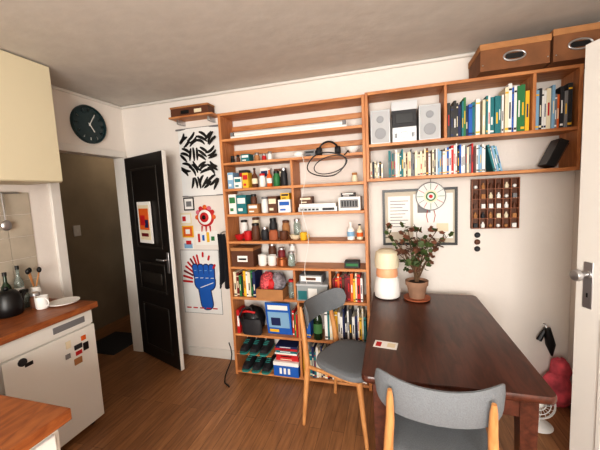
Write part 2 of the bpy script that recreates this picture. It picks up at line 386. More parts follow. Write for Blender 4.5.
for i in range(6): b.box(-.335+i*.02,-.325+i*.02,y1-.008,y1-.004,Z+.03,Z+.07,DARK)
b.build('radio_alarm',.004)
pack('small_box',-.34,-.24,y1+.01,y1+.09,Z+.1005,Z+.13,DARK,WHT)
Z=1.145
bowl('red_bowl',-1.2,y1+.05,Z,.045,.045,RED); mug('coffee_mug',-1.12,y1+.04,Z,.032,.075,RED,-1); jar('storage_jar',-1.05,y1+.04,Z,.034,.12,BRN,BLACK)
jar('storage_jar',-.97,y1+.04,Z,.03,.09,DARK,METAL); jar('clay_pot',-.9,y1+.05,Z,.038,.08,TERRA); mug('coffee_mug',-.81,y1+.04,Z,.034,.07,BRN)
bowl('bowl',-.72,y1+.06,Z,.05,.04,CRM); jar('storage_jar',-.72,y1+.12,Z,.03,.14,GLASS,METAL)
mug('coffee_mug',-.645,y1+.03,Z,.028,.06,YEL); bottle('white_bottle',-.28,y1+.04,Z,.028,.13,WHT,LB,WHT); bottle('white_bottle',-.215,y1+.05,Z,.024,.11,CRM,ORG,DARK)
jar('storage_jar',-1.08,y1+.12,Z,.035,.16,CRM,BRN); jar('storage_jar',-.93,y1+.13,Z,.032,.15,DARK,BLACK); jar('storage_jar',-.82,y1+.13,Z,.032,.13,CARD,BRN); jar('storage_jar',-1.2,y1+.14,Z,.032,.14,WHT,BLACK)
Z=.935
b=MB(); b.box(-1.255,-1.06,FY+.01,FY+.18,Z,Z+.13,BRN); b.box(-1.258,-1.057,FY+.007,FY+.183,Z+.13,Z+.155,CARD); b.box(-1.2,-1.11,FY+.008,FY+.01,Z+.04,Z+.09,WHT); b.box(-1.19,-1.12,FY+.006,FY+.008,Z+.055,Z+.07,BLACK)
b.build('archive_box',.002)
mug('coffee_mug',-1.005,y1+.04,Z,.036,.09,WHT); mug('coffee_mug',-.925,y1+.05,Z,.036,.085,WHT,1)
COP=mat('copper',(190,120,80),.3,.8)
jar('copper_pot',-.84,y1+.05,Z,.045,.07,COP); jar('storage_jar',-.84,y1+.05,Z+.0705,.03,.06,MAR,METAL)
jar('storage_jar',-.755,y1+.04,Z,.03,.1,GLASS,METAL); jar('storage_jar',-.77,y1+.12,Z,.03,.15,WHT,METAL)
jar('storage_jar',-.95,y1+.13,Z,.034,.15,BRN,METAL)
b=MB(); b.box(-.33,-.22,y1,y1+.08,Z,Z+.05,DARK); b.box(-.32,-.23,y1-.002,y1,Z+.015,Z+.035,GRN); b.build('black_box',.003)
Z=.68
b=MB()
x0,x1_,a,c=-1.035,-.81,FY-.03,FY+.17
b.box(x0,x1_,a,c,Z,Z+.004,CARD); b.box(x0,x1_,a,a+.004,Z+.004,Z+.085,CARD); b.box(x0,x1_,c-.004,c,Z+.004,Z+.085,CARD); b.box(x0,x0+.004,a+.004,c-.004,Z+.004,Z+.085,CARD); b.box(x1_-.004,x1_,a+.004,c-.004,Z+.004,Z+.085,CARD)
GING=mat('red_check_cloth',(200,70,74),.9,var=.6,scale=60)
b.sphere((-.965,FY+.06,Z+.12),(.065,.075,.085),GING,20,14,lump=.06,seed=2); b.sphere((-.875,FY+.07,Z+.12),(.06,.07,.075),mat('grey_cloth',(130,124,130),.9,var=.3,scale=40),20,14,lump=.07,seed=3); b.sphere((-.93,FY+.02,Z+.11),(.045,.03,.05),RED,16,10,lump=.08,seed=5)
b.build('cloth_tray')
b=MB(); x0,x1_,a,c=-.70,-.46,FY-.01,FY+.16
PL=mat('clear_plastic',(205,212,214),.15,trans=.5)
b.box(x0,x1_,a,c,Z,Z+.12,PL); b.box(x0-.005,x1_+.005,a-.005,c+.005,Z+.12,Z+.135,SILV)
b.box(x0+.01,x0+.08,a-.0008,a,Z+.01,Z+.08,TEAL); b.box(x0+.09,x0+.16,a-.0008,a,Z+.02,Z+.1,WHT); b.box(x0+.17,x0+.22,a-.0008,a,Z+.01,Z+.06,ORG)
b.build('plastic_storage_box',.003)
b=MB(); b.box(-.68,-.50,FY+.01,FY+.15,Z+.1355,Z+.2,GRY); b.box(-.67,-.51,FY+.008,FY+.01,Z+.15,Z+.19,WHT); b.box(-.63,-.55,FY+.006,FY+.008,Z+.16,Z+.18,BRN); b.build('shoe_box_small',.003)
jar('storage_jar',-.765,y1+.03,Z,.026,.13,GLASS,RED)
Z=.365
b=MB()
b.sphere((-1.11,FY+.05,Z+.115),(.105,.085,.115),BLACK,24,16,lump=.06,seed=4)
b.slab([(.085*math.cos(t),.02*math.sin(t)) for t in [2*math.pi*i/16 for i in range(16)]],[(0,.9),(.02,1.05),(.10,1.0),(.13,.85)],DARK,Matrix.Translation((-1.09,FY-.032,Z+.02)))
b.tube([(-1.19,FY+.0,Z+.08),(-1.2,FY-.03,Z+.16),(-1.16,FY-.03,Z+.23),(-1.1,FY-.01,Z+.24),(-1.06,FY-.03,Z+.16),(-1.05,FY-.04,Z+.06)],.007,DARK,8)
b.tube([(-1.17,FY-.02,Z+.20),(-1.12,FY-.04,Z+.215),(-1.06,FY-.02,Z+.2)],.009,RED,8)
b.build('black_backpack')
b=MB(); b.box(-1.245,-1.218,FY+.01,FY+.12,Z,Z+.2,RED); b.box(-1.24,-1.223,FY+.009,FY+.01,Z+.06,Z+.15,WHT); b.build('red_book')
b=MB(); b.M=Matrix.Translation((-.985,FY+.05,Z))@Matrix.Rotation(math.radians(8),4,'X')
b.box(0,.21,0,.008,0.002,.28,BLUE); b.box(.015,.195,-.001,0,.06,.2,LB); b.box(.02,.19,-.001,0,.22,.26,WHT); b.box(.04,.12,-.0015,-.001,.08,.15,NAVY); b.box(.02,.1,-.001,0,.02,.045,YEL)
b.build('magazine',)
bottle('wine_bottle',-.555,y1,Z,.035,.27,GREENG,mat('bottle_label',(70,120,70),.6),DARK)
Z=.04
SOLE=mat('shoe_sole',(52,130,124),.6)
def shoe(name,x,z,y,s=1):
    b=MB()
    prof=[(0,.030,.035),(.03,.036,.05),(.08,.038,.06),(.14,.033,.075),(.2,.034,.1),(.235,.03,.11)]
    pts=[];fs=[];n=12
    for (t,w,h) in prof:
        for k in range(n):
            a=math.pi*k/(n-1); pts.append((x-w*math.cos(a),y+t*.8,z+.018+h*.8*math.sin(a)**.7))
    for i in range(len(prof)-1):
        for k in range(n-1): fs.append((i*n+k,i*n+k+1,(i+1)*n+k+1,(i+1)*n+k))
    fs.append(tuple(range(n))[::-1]); fs.append(tuple((len(prof)-1)*n+k for k in range(n)))
    b.add(pts,fs,DARK,True)
    out=[(-.034,.0),(-.02,-.018),(.02,-.018),(.034,0),(.036,.08),(.034,.19),(-.034,.19),(-.036,.08)]
    b.slab(out,[(0,1),(.014,1)],SOLE,Matrix.Translation((x,y,z)),False)
    for i in range(3): b.box(x-.02,x+.02,y+.05+i*.022,y+.054+i*.022,z+.066+.004*i,z+.072+.004*i,SOLE)
    return b.build(name)
for i,x in enumerate((-1.19,-1.1,-1.01)):
    shoe('sneaker',x,Z,FY-.0)
boxo('shoe_rack_board',-1.262,-.95,FY+.0,FY+.2,.185,.193,PINE)
for i,x in enumerate((-1.2,-1.11,-1.02)): shoe('sneaker',x,.1935,FY+.0)
b=MB(); b.box(-.93,-.72,FY-.01,FY+.2,Z,Z+.09,BLUE); b.box(-.932,-.718,FY-.012,FY+.202,Z+.09,Z+.12,WHT)
for i in range(3): b.box(-.88+i*.035,-.86+i*.035,FY-.0112,FY-.01,Z+.02,Z+.07,WHT)
b.build('blue_shoe_box',.002)
stack('stack_of_books',-.93,-.72,Z+.121,6,[WHT,TEAL,NAVY,CRM,YEL,RED])
b=MB(); b.tube([(-1.3+.03*math.sin(i*.7)+i*.002,2.2-.012*i,.30*max(0,1-i/7)+.006) for i in range(12)],.005,BLACK,6); b.build('power_cable')

# ---------------- stereo
b=MB(); zz=1.82
SPC=mat('speaker_cloth',(180,182,184),.8)
def spk(x0,x1):
    b.box(x0,x1,y1,y1+.16,zz,zz+.23,SILV); b.box(x0+.008,x1-.008,y1-.006,y1,zz+.01,zz+.22,SPC)
    xc=(x0+x1)/2
    for z,r in ((zz+.07,.038),(zz+.165,.024)):
        MM=Matrix.Translation((xc,y1-.006,z))@Matrix.Rotation(math.radians(90),4,'X')
        b.lathe([(r,0),(r,.004),(r*.8,.005),(r*.3,.002),(0.002,.003)],(0,0,0),mat('speaker_cone',(150,152,156),.7),20,MM)
spk(-.115,.015); spk(.20,.335)
b.build('stereo_speakers',.004)
b=MB(); b.box(.03,.185,y1-.005,y1+.17,zz,zz+.10,SILV); b.box(.03,.185,y1-.005,y1+.17,zz+.10,zz+.21,DARK); b.box(.025,.19,y1-.01,y1+.17,zz+.21,zz+.27,SILV)
b.box(.05,.165,y1-.008,y1-.005,zz+.125,zz+.19,BLACK)
MM=Matrix.Translation((.107,y1-.005,zz+.05))@Matrix.Rotation(math.radians(90),4,'X'); b.lathe([(.022,0),(.02,.015),(.005,.016)],(0,0,0),METAL,20,MM)
for x in (.045,.055,.155,.165): b.box(x,x+.005,y1-.009,y1-.005,zz+.03,zz+.06,BLACK)
b.build('hi_fi_stereo',.004)
b=MB(); b.M=Matrix.Translation((.93,FY+.03,1.61))@Matrix.Rotation(math.radians(25),4,'Y')
b.box(0,.05,0,.12,0.0,.17,BLACK); b.box(.05,.06,.01,.11,.01,.16,BRN); b.build('black_case',.003)

# ---------------- boxes on top of shelf
def crate(name,x0,x1,y0,y1_,z0,z1,hole=True):
    b=MB(); C1=mat('brown_box_board',(122,80,50),.8,var=.08,scale=14)
    b.box(x0,x1,y0,y1_,z0,z1-.03,C1); b.box(x0-.004,x1+.004,y0-.004,y1_+.002,z1-.035,z1,CARD)
    xc=(x0+x1)/2; zc=(z0+z1)/2-.01
    o=[(xc+.055*math.cos(t),y0-.001,zc+.026*math.sin(t)) for t in [2*math.pi*i/20 for i in range(20)]]
    b.tube(o,.006,METAL,6,True)
    b.box(xc-.045,xc+.045,y0-.003,y0,zc-.015,zc+.015,BLACK)
    for x in (x0+.012,x1-.012): b.cyl((x,y0-.004,z0+.03),.004,.006,METAL,8)
    return b.build(name,.003)
crate('storage_box',.535,.885,2.16,2.44,2.171,2.325)
crate('storage_box',.90,1.15,2.16,2.44,2.171,2.345)
b=MB(); b.box(-1.80,-1.38,2.33,YB,2.19,2.205,PINE)
for x in (-1.74,-1.44): b.box(x-.01,x+.01,2.37,YB,2.15,2.19,METAL)
b.build('small_display_shelf',.002)
b=MB(); b.box(-1.78,-1.42,2.34,2.44,2.2055,2.27,BRN); b.box(-1.783,-1.417,2.337,2.443,2.27,2.285,CARD); b.box(-1.68,-1.60,2.337,2.34,2.22,2.25,BLACK); b.box(-1.55,-1.48,2.337,2.34,2.22,2.25,CRM); b.build('wooden_box',.003)

# ---------------- wall art
YW=YB
def ribbon(b,pts,w,y,m):
    n=len(pts); L=[];Rr=[]
    for i in range(n):
        p=Vector(pts[i]); t=(Vector(pts[min(i+1,n-1)])-Vector(pts[max(i-1,0)])).normalized(); q=Vector((-t.y,t.x))
        ww=w[i] if isinstance(w,list) else w
        L.append(p+q*ww); Rr.append(p-q*ww)
    vs=[(p.x,y,p.y) for p in L]+[(p.x,y,p.y) for p in Rr]
    b.add(vs,[(i,i+1,n+i+1,n+i) for i in range(n-1)],m)
b=MB(); rg=random.Random(8)
px0,px1,pz0,pz1=-1.81,-1.40,1.53,2.12
nx=12; vs=[];
for j,z in enumerate((pz0,pz1)):
    for i in range(nx+1):
        u=i/nx; vs.append((px0+(px1-px0)*u,YW-.015-.02*math.sin(u*math.pi),z))
b.add(vs,[(i,i+1,nx+1+i+1,nx+1+i) for i in range(nx)],PAPER,True)
b.tube([(px0-.015,YW-.02,pz1),(px1+.015,YW-.02,pz1)],.008,GRY)
b.tube([(px0-.0,YW-.02,pz0),(px1+.0,YW-.02,pz0)],.005,GRY)
kk=0
for ci in range(4):
    for r_ in range(4):
        if r_==3 and ci in (0,): continue
        cxx=px0+.07+ci*.09; cz=pz1-.10-r_*.125
        base=rg.choice([.5,.9,2.2,2.6,1.57])
        for k in range(3):
            kk+=1
            a=base+rg.uniform(-.25,.25); l=rg.uniform(.045,.062); of=(k-1)*.034; cu=rg.uniform(-.018,.018)
            ox=-math.sin(base)*of; oz=math.cos(base)*of
            pts=[(min(px1-.022,max(px0+.022,cxx+ox+math.cos(a)*l*t-math.sin(a)*cu*(1-t*t))),cz+oz+math.sin(a)*l*t+math.cos(a)*cu*(1-t*t)) for t in (-1,-.5,0,.5,1)]
            ribbon(b,pts,[.004,.011,.013,.012,.006],YW-.0365-.00005*kk,BLACK)
b.build('calligraphy_poster')
def flat(name,x0,x1,z0,z1,m,parts,y=YW):
    b=MB(); b.box(x0,x1,y-.004,y-.001,z0,z1,m); 
    for i,(a,c,d,e,mm) in enumerate(parts): b.box(x0+(x1-x0)*a,x0+(x1-x0)*c,y-.005-.0002*i,y-.004,z0+(z1-z0)*d,z0+(z1-z0)*e,mm)
    return b.build(name)
flat('postcard',-1.82,-1.71,1.40,1.52,BLACK,[(.1,.9,.1,.9,WHT),(.25,.75,.3,.7,GRY)])
flat('postcard',-1.87,-1.75,1.27,1.38,CRM,[(.1,.9,.15,.85,WHT),(.2,.5,.3,.7,RED)])
flat('postcard',-1.86,-1.74,1.15,1.26,YEL,[(.1,.9,.1,.9,ORG),(.3,.7,.3,.7,WHT)])
flat('childs_drawing',-1.72,-1.49,1.08,1.21,WHT,[(.1,.2,.2,.8,RED),(.3,.4,.3,.7,BLUE),(.5,.62,.2,.9,YEL),(.7,.85,.3,.6,GRN)])
flat('postcard',-1.86,-1.75,1.04,1.13,WHT,[(.1,.9,.1,.6,LB),(.3,.8,.5,.9,RED)])
b=MB(); MM=Matrix.Translation((-1.60,YW-.001,1.335))@Matrix.Rotation(math.radians(90),4,'X')
b.lathe([(.085,0),(.085,.008),(.07,.018)],(0,0,0),RED,28,MM); b.lathe([(.068,.018),(.06,.024),(.045,.026)],(0,0,0),WHT,28,MM); b.lathe([(.045,.026),(.035,.034)],(0,0,0),RED,24,MM); b.lathe([(.02,.034),(.01,.045)],(0,0,0),BLACK,16,MM)
for i in range(7):
    a=math.pi*i/6; b.sphere((.085*math.cos(a),.09*math.sin(a),.008),(.022,.022,.008),[ORG,RED,PINK][i%3],10,6,MM)
for i in (-1,0,1): b.tube([(i*.04,-.08,.008),(i*.045,-.13,.012)],[.008,.004],RED,6,False,MM)
b.build('round_wall_ornament')
b=MB(); x0,x1_,z0,z1=-1.90,-1.50,.43,1.03; b.box(x0-.004,x1_+.004,YW-.0035,YW-.001,z0-.004,z1+.004,GRY); b.box(x0,x1_,YW-.004,YW-.0015,z0,z1,PAPER)
def rrect(b,cx,cz,w,h,a,m,y,k=6,cor=.45):
    pts=[];r=min(w,h)*cor
    for (sx,sz,a0) in ((1,1,0),(-1,1,90),(-1,-1,180),(1,-1,270)):
        for i in range(k+1):
            t=math.radians(a0+90*i/k); pts.append((sx*(w/2-r)+r*math.cos(t),sz*(h/2-r)+r*math.sin(t)))
    ca,sa=math.cos(a),math.sin(a)
    b.poly([(cx+p[0]*ca-p[1]*sa,y,cz+p[0]*sa+p[1]*ca) for p in pts][::-1],m)
cx,cz=-1.66,.74
def fist(e,m,y):
    rrect(b,cx+.0,cz-.15,.12+e,.24+e,.12,m,y)
    rrect(b,cx,cz-.01,.21+e,.15+e,0,m,y-.0002)
    for i in range(4): rrect(b,cx-.086+i*.055,cz+.08,.050+e,.15+e,.12-.05*i,m,y-.0004-.0001*i)
    rrect(b,cx+.02,cz-.01,.18+e,.052+e,.35,m,y-.001)
fist(.02,NAVY,YW-.0045); fist(0,BLUE,YW-.006)
for i in range(4):
    rrect(b,cx-.083+i*.055,cz+.03,.034,.006,.08,WHT,YW-.0078); rrect(b,cx-.092+i*.055,cz+.10,.026,.006,.08,LB,YW-.0078)
rrect(b,cx+.02,cz-.038,.15,.007,.35,WHT,YW-.0078)
for i in range(8):
    a=math.radians(100+i*11); rrect(b,cx-.03+.17*math.cos(a)*.9,cz-.02+.22*math.sin(a),.02,.11,a-math.pi/2,[RED,RED,MAR][i%3],YW-.0044)
for i,(dx,dz) in enumerate(((.02,.25),(.08,.22),(.13,.14))): rrect(b,cx+dx-.02,cz+dz,.02,.05,-dx*4,RED,YW-.0078)
for i in range(5): rrect(b,x0+.05+i*.07,z0+.05,.05,.012,0,RED,YW-.0078)
b.build('raised_fist_poster')
b=MB(); nx,nz=18,8; vs=[];fs=[]
for j in range(nz+1):
    v=j/nz
    for i in range(nx+1):
        u=i/nx; w=.06+.05*v
        vs.append((-1.365-w/2+w*u+.01*math.sin(v*3),2.30+.02*math.sin(u*14)+.02*math.sin(u*14+1)*v,1.20-.44*v-.03*math.sin(u*9)*v))
for j in range(nz):
    for i in range(nx): fs.append((j*(nx+1)+i,j*(nx+1)+i+1,(j+1)*(nx+1)+i+1,(j+1)*(nx+1)+i))
b.add(vs,fs,mat('dark_jacket_cloth',(34,34,40),.9,bump=.3,scale=40),True)
b.tube([(-1.286,2.30,1.22),(-1.33,2.30,1.22),(-1.365,2.30,1.205)],.005,METAL)
b.build('hanging_jacket')

# framed board
b=MB(); x0,x1_,z0,z1=-.05,.47,1.08,1.50
b.box(x0,x1_,YW-.012,YW-.001,z0,z1,mat('mount_board',(196,186,170),.8))
for q in ((x0,x1_,z0,z0+.018),(x0,x1_,z1-.018,z1),(x0,x0+.018,z0+.018,z1-.018),(x1_-.018,x1_,z0+.018,z1-.018)): b.box(q[0],q[1],YW-.022,YW-.001,q[2],q[3],BLACK)
b.box(x0+.04,x0+.20,YW-.0135,YW-.012,z0+.10,z1-.05,WHT); b.box(x0+.22,x1_-.03,YW-.0135,YW-.012,z0+.05,z1-.04,WHT)
for i in range(9): b.box(x0+.055,x0+.185-.02*(i%3),YW-.0140,YW-.0135,z1-.09-i*.024,z1-.085-i*.024,GRY)
b.box(x0+.25,x0+.34,YW-.0140,YW-.0135,z0+.24,z0+.32,GRY); b.box(x0+.38,x0+.46,YW-.0140,YW-.0135,z0+.1,z0+.16,CRM)
b.build('framed_notice_board',.001)
b=MB(); MM=Matrix.Translation((.29,YW-.03,1.44))@Matrix.Rotation(math.radians(90),4,'X')
PG=mat('plate_white',(214,216,212),.5)
b.lathe([(.10,0),(.10,.004)],(0,0,0),PG,32,MM)
b.tube([(.10*math.cos(t),.10*math.sin(t),.004) for t in [2*math.pi*i/32 for i in range(32)]],.003,GRY,6,True,MM)
for k in range(12):
    a=2*math.pi*k/12; b.tube([(.05*math.cos(a),.05*math.sin(a),.005),(.094*math.cos(a),.094*math.sin(a),.005)],.0018,[GRN,GRY,RED][k%3],5,False,MM)
for r,m,z in ((.046,CRM,.006),(.034,GRN,.007),(.024,PG,.008),(.013,RED,.009)): b.lathe([(r,.003),(r,z)],(0,0,0),m,28,MM)
b.tube([(.29,YW-.03,1.53),(.29,YW-.03,1.565)],.0015,BLACK,6)
for s in (-1,1): b.tube([(.29+s*.02,YW-.032,1.345),(.29+s*.03,YW-.032,1.3),(.29+s*.02,YW-.032,1.25)],.002,RED,6)
b.build('hanging_wall_ornament')
TR=mat('reddish_wood',(126,74,46),.55)
b=MB(); x0,x1_,z0,z1=.555,.845,1.20,1.545; b.box(x0,x1_,YW-.008,YW-.001,z0,z1,BRN); t=.006; yy=YW-.045
nx,nz=6,5
for i in range(nx+1):
    x=x0+(x1_-x0-t)*i/nx; b.box(x,x+t,yy,YW-.008,z0,z1,TR)
for j in range(nz+1):
    z=z0+(z1-z0-t)*j/nz; b.box(x0,x1_,yy+.0005,YW-.008,z,z+t,TR)
rg=random.Random(3)
for i in range(nx):
    for j in range(nz):
        x=x0+(x1_-x0-t)*(i+.5)/nx+t/2; z=z0+(z1-z0-t)*j/nz+t; m=rg.choice([WHT,CRM,CARD,DARK,CRM,GRY,WHT,WHT,CARD,BRN])
        k=rg.random(); 
        if k<.45: b.lathe([(.012,0),(.014,.02),(.006,.032),(.006,.04)],(x,YW-.028,z),m,10)
        elif k<.75: b.box(x-.012,x+.012,YW-.04,YW-.02,z,z+.03,m)
        else: b.sphere((x,YW-.028,z+.013),.013,m,10,6)
b.build('curio_display_tray')
b=MB()
for i,z in enumerate((1.15,1.10,1.05)):
    b.lathe([(.016,0),(.02,.008),(.012,.016)],(0,0,0),[DARK,BRN,DARK][i],14,Matrix.Translation((.60,YW-.001,z))@Matrix.Rotation(math.radians(90),4,'X'))
b.build('coat_hooks')

# ---------------- table
b=MB()
def rout(x0,x1,y0,y1,r,k=6):
    pts=[]
    for (cx,cy,a0) in ((x1-r,y1-r,0),(x0+r,y1-r,90),(x0+r,y0+r,180),(x1-r,y0+r,270)):
        for i in range(k+1):
            t=math.radians(a0+90*i/k); pts.append((cx+r*math.cos(t),cy+r*math.sin(t)))
    return pts
tx0,tx1,ty0,ty1=-.125,.56,1.215,2.33
tcx,tcy=(tx0+tx1)/2,(ty0+ty1)/2
o=[(x-tcx,y-tcy) for x,y in rout(tx0,tx1,ty0,ty1,.03)]
b.slab(o,[(.718,.985),(.722,.995),(.73,1),(.744,1),(.75,.994)],WAL,Matrix.Translation((tcx,tcy,0)))
for q in ((tx0+.05,tx1-.05,ty0+.05,ty0+.07),(tx0+.05,tx1-.05,ty1-.07,ty1-.05),(tx0+.05,tx0+.07,ty0+.07,ty1-.07),(tx1-.07,tx1-.05,ty0+.07,ty1-.07)): b.box(q[0],q[1],q[2],q[3],.63,.718,WAL)
for x in (tx0+.075,tx1-.075):
    for y in (ty0+.075,ty1-.075):
        b.slab([(-.03,-.03),(.03,-.03),(.03,.03),(-.03,.03)],[(0,.6),(.63,1),(.718,1)],WAL,Matrix.Translation((x,y,0)),False)
b.build('dining_table')
b=MB(); b.M=Matrix.Translation((-.03,1.50,.7505))@Matrix.Rotation(math.radians(-8),4,'Z'); b.box(-.055,.055,-.035,.035,0,.0012,WHT); b.box(-.045,-.02,-.025,.02,.0012,.0015,RED); b.box(.008,.045,-.02,.02,.0012,.0015,CRM); b.build('leaflet')
b=MB(); c=(-.025,2.22,.751)
b.lathe([(.07,0),(.085,.01),(.09,.05),(.084,.12),(.072,.15)],c,WHT,32)
b.lathe([(.07,.15),(.074,.17),(.07,.2),(.066,.21)],c,PEACH,32)
b.lathe([(.07,.21),(.08,.215),(.082,.27),(.074,.32),(.045,.34)],c,CRM,32)
b.build('table_lamp')
# plant
b=MB(); c=(.17,2.20,.751)
b.lathe([(.075,0),(.085,.004),(.088,.014),(.07,.012)],c,TERRA,28)
b.lathe([(.05,.012),(.066,.10),(.073,.10),(.075,.13),(.068,.13),(.064,.115)],c,mat('pot_clay',(150,116,94),.8,var=.08),28); b.lathe([(.066,.110),(.05,.119)],c,SOIL,20)
rg=random.Random(21); stems=[]
for i in range(12):
    a=2*math.pi*i/12+rg.uniform(-.3,.3); L=rg.uniform(.12,.22); h=rg.uniform(.22,.42)
    dx,dy=math.cos(a)*L,math.sin(a)*L*.6
    pts=[(c[0]+dx*t**1.5*1.0+.01*math.sin(6*t+i),c[1]+dy*t**1.5,c[2]+.11+h*t-.03*t*t) for t in (0,.2,.4,.6,.8,1)]
    b.tube(pts,[.005,.005,.004,.0035,.003,.002],STEM,6); stems.append(pts)
for pts in stems:
    for t in range(2,6):
        for k in range(4 if t>=4 else 3):
            p=Vector(pts[t]); a=rg.uniform(0,2*math.pi); l=rg.uniform(.02,.05)
            q=p+Vector((math.cos(a)*l,math.sin(a)*l,rg.uniform(-.02,.03)))
            if q.y>2.4: q.y=2.4
            b.tube([tuple(p),tuple((p+q)/2+Vector((0,0,.008))),tuple(q)],.0012,STEM,5)
            r=rg.uniform(.016,.03); m=LEAF if rg.random()<.58 else LEAF2
            MM=Matrix.Translation(q)@Matrix.Rotation(rg.uniform(0,6.28),4,'Z')@Matrix.Rotation(rg.uniform(.3,1.3),4,'X')
            vs=[(0,0,0)]; n=12
            for s in range(n):
                t2=2*math.pi*s/n; rr=r*(.82+.18*math.cos(5*t2)); 
                vs.append((rr*math.cos(t2),rr*math.sin(t2),.18*rr))
            b.add(vs,[(0,1+s,1+(s+1)%n) for s in range(n)],m,True,MM)
b.build('potted_geranium')

# ---------------- chairs
def chair(loc,rz):
    e=empty('dining_chair',loc,rz)
    b=MB()
    o=[]
    for i in range(40):
        t=2*math.pi*i/40; ct,st=math.cos(t),math.sin(t)
        x=.215*abs(ct)**.6*(1 if ct>=0 else -1); y=.20*abs(st)**.6*(1 if st>=0 else -1); x*=1+.10*(y/.2); o.append((x,y))
    b.slab(o,[(.425,.93),(.432,.985),(.445,1),(.458,.985),(.466,.93),(.468,.8),(.464,.4)],GREY); b.build('seat',parent=e)
    b=MB(); b.slab(o,[(.395,.78),(.425,.9)],OAK); b.box(-.16,.16,-.02,.02,.375,.40,OAK); b.build('seat_frame',parent=e)
    b=MB()
    for s in (-1,1):
        b.tube([(s*.195,-.26,0),(s*.188,-.24,.2),(s*.18,-.22,.40),(s*.174,-.236,.55),(s*.166,-.252,.66),(s*.165,-.262,.75),(s*.165,-.266,.785)],[.011,.016,.020,.018,.016,.013,.008],OAK,12)
        b.tube([(s*.20,.20,0),(s*.185,.165,.25),(s*.17,.14,.42)],[.010,.015,.019],OAK,12)
        b.tube([(s*.18,-.215,.405),(s*.17,.14,.405)],.012,OAK,8)
    b.build('legs',parent=e)
    b=MB(); nu,nv=28,8; vs=[];fs=[]
    for side in (0,1):
        for i in range(nu+1):
            u=-1+2*i/nu
            hh=.080*max(0,1-abs(u)**5)**.5*(.86+.26*u*u)
            for j in range(nv+1):
                v=-1+2*j/nv; z=.738+hh*v+.022*u*u; x=.228*math.sin(u*1.25)/math.sin(1.25)
                th=.012*(1-.6*v*v)*(1-u**6*.8)
                y=-.272+.108*u*u-.10*(z-.715)+(th if side else -th)
                vs.append((x,y+.012,z))
    N=(nu+1)*(nv+1)
    for side in (0,1):
        for i in range(nu):
            for j in range(nv):
                a=side*N+i*(nv+1)+j; q=(a,a+nv+1,a+nv+2,a+1); fs.append(q if side==0 else q[::-1])
    for i in range(nu):
        for j in (0,nv):
            a=i*(nv+1)+j; q=(a,a+nv+1,N+a+nv+1,N+a); fs.append(q)
    for j in range(nv):
        for i in (0,nu): a=i*(nv+1)+j; fs.append((a,a+1,N+a+1,N+a))
    b.add(vs,fs,GREY,True); b.build('backrest',parent=e,angle=60)
    return e
chair((-.25,1.90,0),math.radians(-112))
chair((.163,1.357,0),math.radians(-2))

# ---------------- kitchen
b=MB()
b.box(XL+.005,-1.955,1.03,1.555,.03,.80,WHITE); b.box(-1.955,-1.93,1.03,1.555,.05,.70,WHITE); b.box(-1.955,-1.94,1.03,1.555,.71,.80,WHITE)
b.box(-1.94,-1.937,1.3,1.5,.735,.775,GRY)
for x in (-2.35,-2.0):
    for y in (1.07,1.51): b.cyl((x,y,0),.02,.03,BLACK,10)
b.build('refrigerator',.006)
b=MB()
for i,(y,z,w,h,m) in enumerate(((1.37,.64,.03,.045,CRM),(1.43,.60,.05,.03,DARK),(1.43,.56,.04,.025,RED),(1.47,.64,.03,.03,ORG),(1.48,.58,.035,.05,BLACK),(1.42,.51,.05,.04,CARD),(1.15,.64,.04,.02,BLACK),(1.36,.57,.03,.03,GRY))):
    b.box(-1.9295,-1.926,y-w/2,y+w/2,z-h/2,z+h/2,m)
b.cyl((0,0,0),.022,.006,DARK,18,Matrix.Translation((-1.9295,1.12,.665))@Matrix.Rotation(math.radians(90),4,'Y'))
b.build('fridge_magnets')
boxo('kitchen_counter',XL+.002,-1.90,.70,1.575,.81,.85,CTOP,.004)
b=MB(); b.box(XL+.002,-1.0,.02,.695,.81,.85,CTOP); b.box(XL+.01,-1.03,.04,.67,.08,.81,WHITE); b.box(XL+.03,-1.06,.06,.65,0,.08,DARK)
b.box(-1.03,-1.015,.06,.355,.1,.79,WHITE); b.box(-1.03,-1.015,.365,.65,.1,.79,WHITE)
b.build('kitchen_base_cabinet',.004)
b=MB(); b.box(XL+.002,-2.10,.3,1.585,1.655,H-.005,CREAM); b.box(-2.10,-2.085,.32,.93,1.66,H-.01,CREAM); b.box(-2.10,-2.085,.94,1.58,1.66,H-.01,CREAM); b.build('upper_kitchen_cabinet',.003)
TILE=mat('backsplash_tile',(178,168,152),.35,var=.06,scale=6)
b=MB()
for i in range(6):
    for j in range(5): b.box(XL+.001,XL+.006,.68+i*.15,.68+i*.15+.147,.855+j*.15,.855+j*.15+.147,TILE)
b.build('backsplash_tiles',.001)
b=MB(); c=(-2.24,1.27,.851)
b.lathe([(.06,0),(.07,.01),(.075,.06),(.06,.13),(.045,.15),(.03,.155)],c,BLACK,24); b.sphere((c[0],c[1],c[2]+.165),.014,BLACK)
b.tube([(c[0],c[1]-.06,c[2]+.12),(c[0],c[1]-.11,c[2]+.13),(c[0],c[1]-.12,c[2]+.07),(c[0],c[1]-.07,c[2]+.03)],.009,BLACK); b.tube([(c[0],c[1]+.06,c[2]+.06),(c[0],c[1]+.10,c[2]+.12)],[.014,.009],BLACK)
b.build('kettle')
jar('spice_jar',-2.3,1.40,.851,.028,.10,GLASS,BLACK); jar('spice_jar',-2.22,1.41,.851,.03,.08,BRN,METAL); bottle('oil_bottle',-2.34,1.33,.851,.028,.24,GREENG,CRM,BLACK); mug('coffee_mug',-2.15,1.40,.851,.036,.08,WHT,1)
bottle('oil_bottle',-2.37,1.42,.851,.026,.26,GLASS,WHT,BLACK)
jar('utensil_jar',-2.32,1.48,.851,.035,.11,WHT)
b=MB()
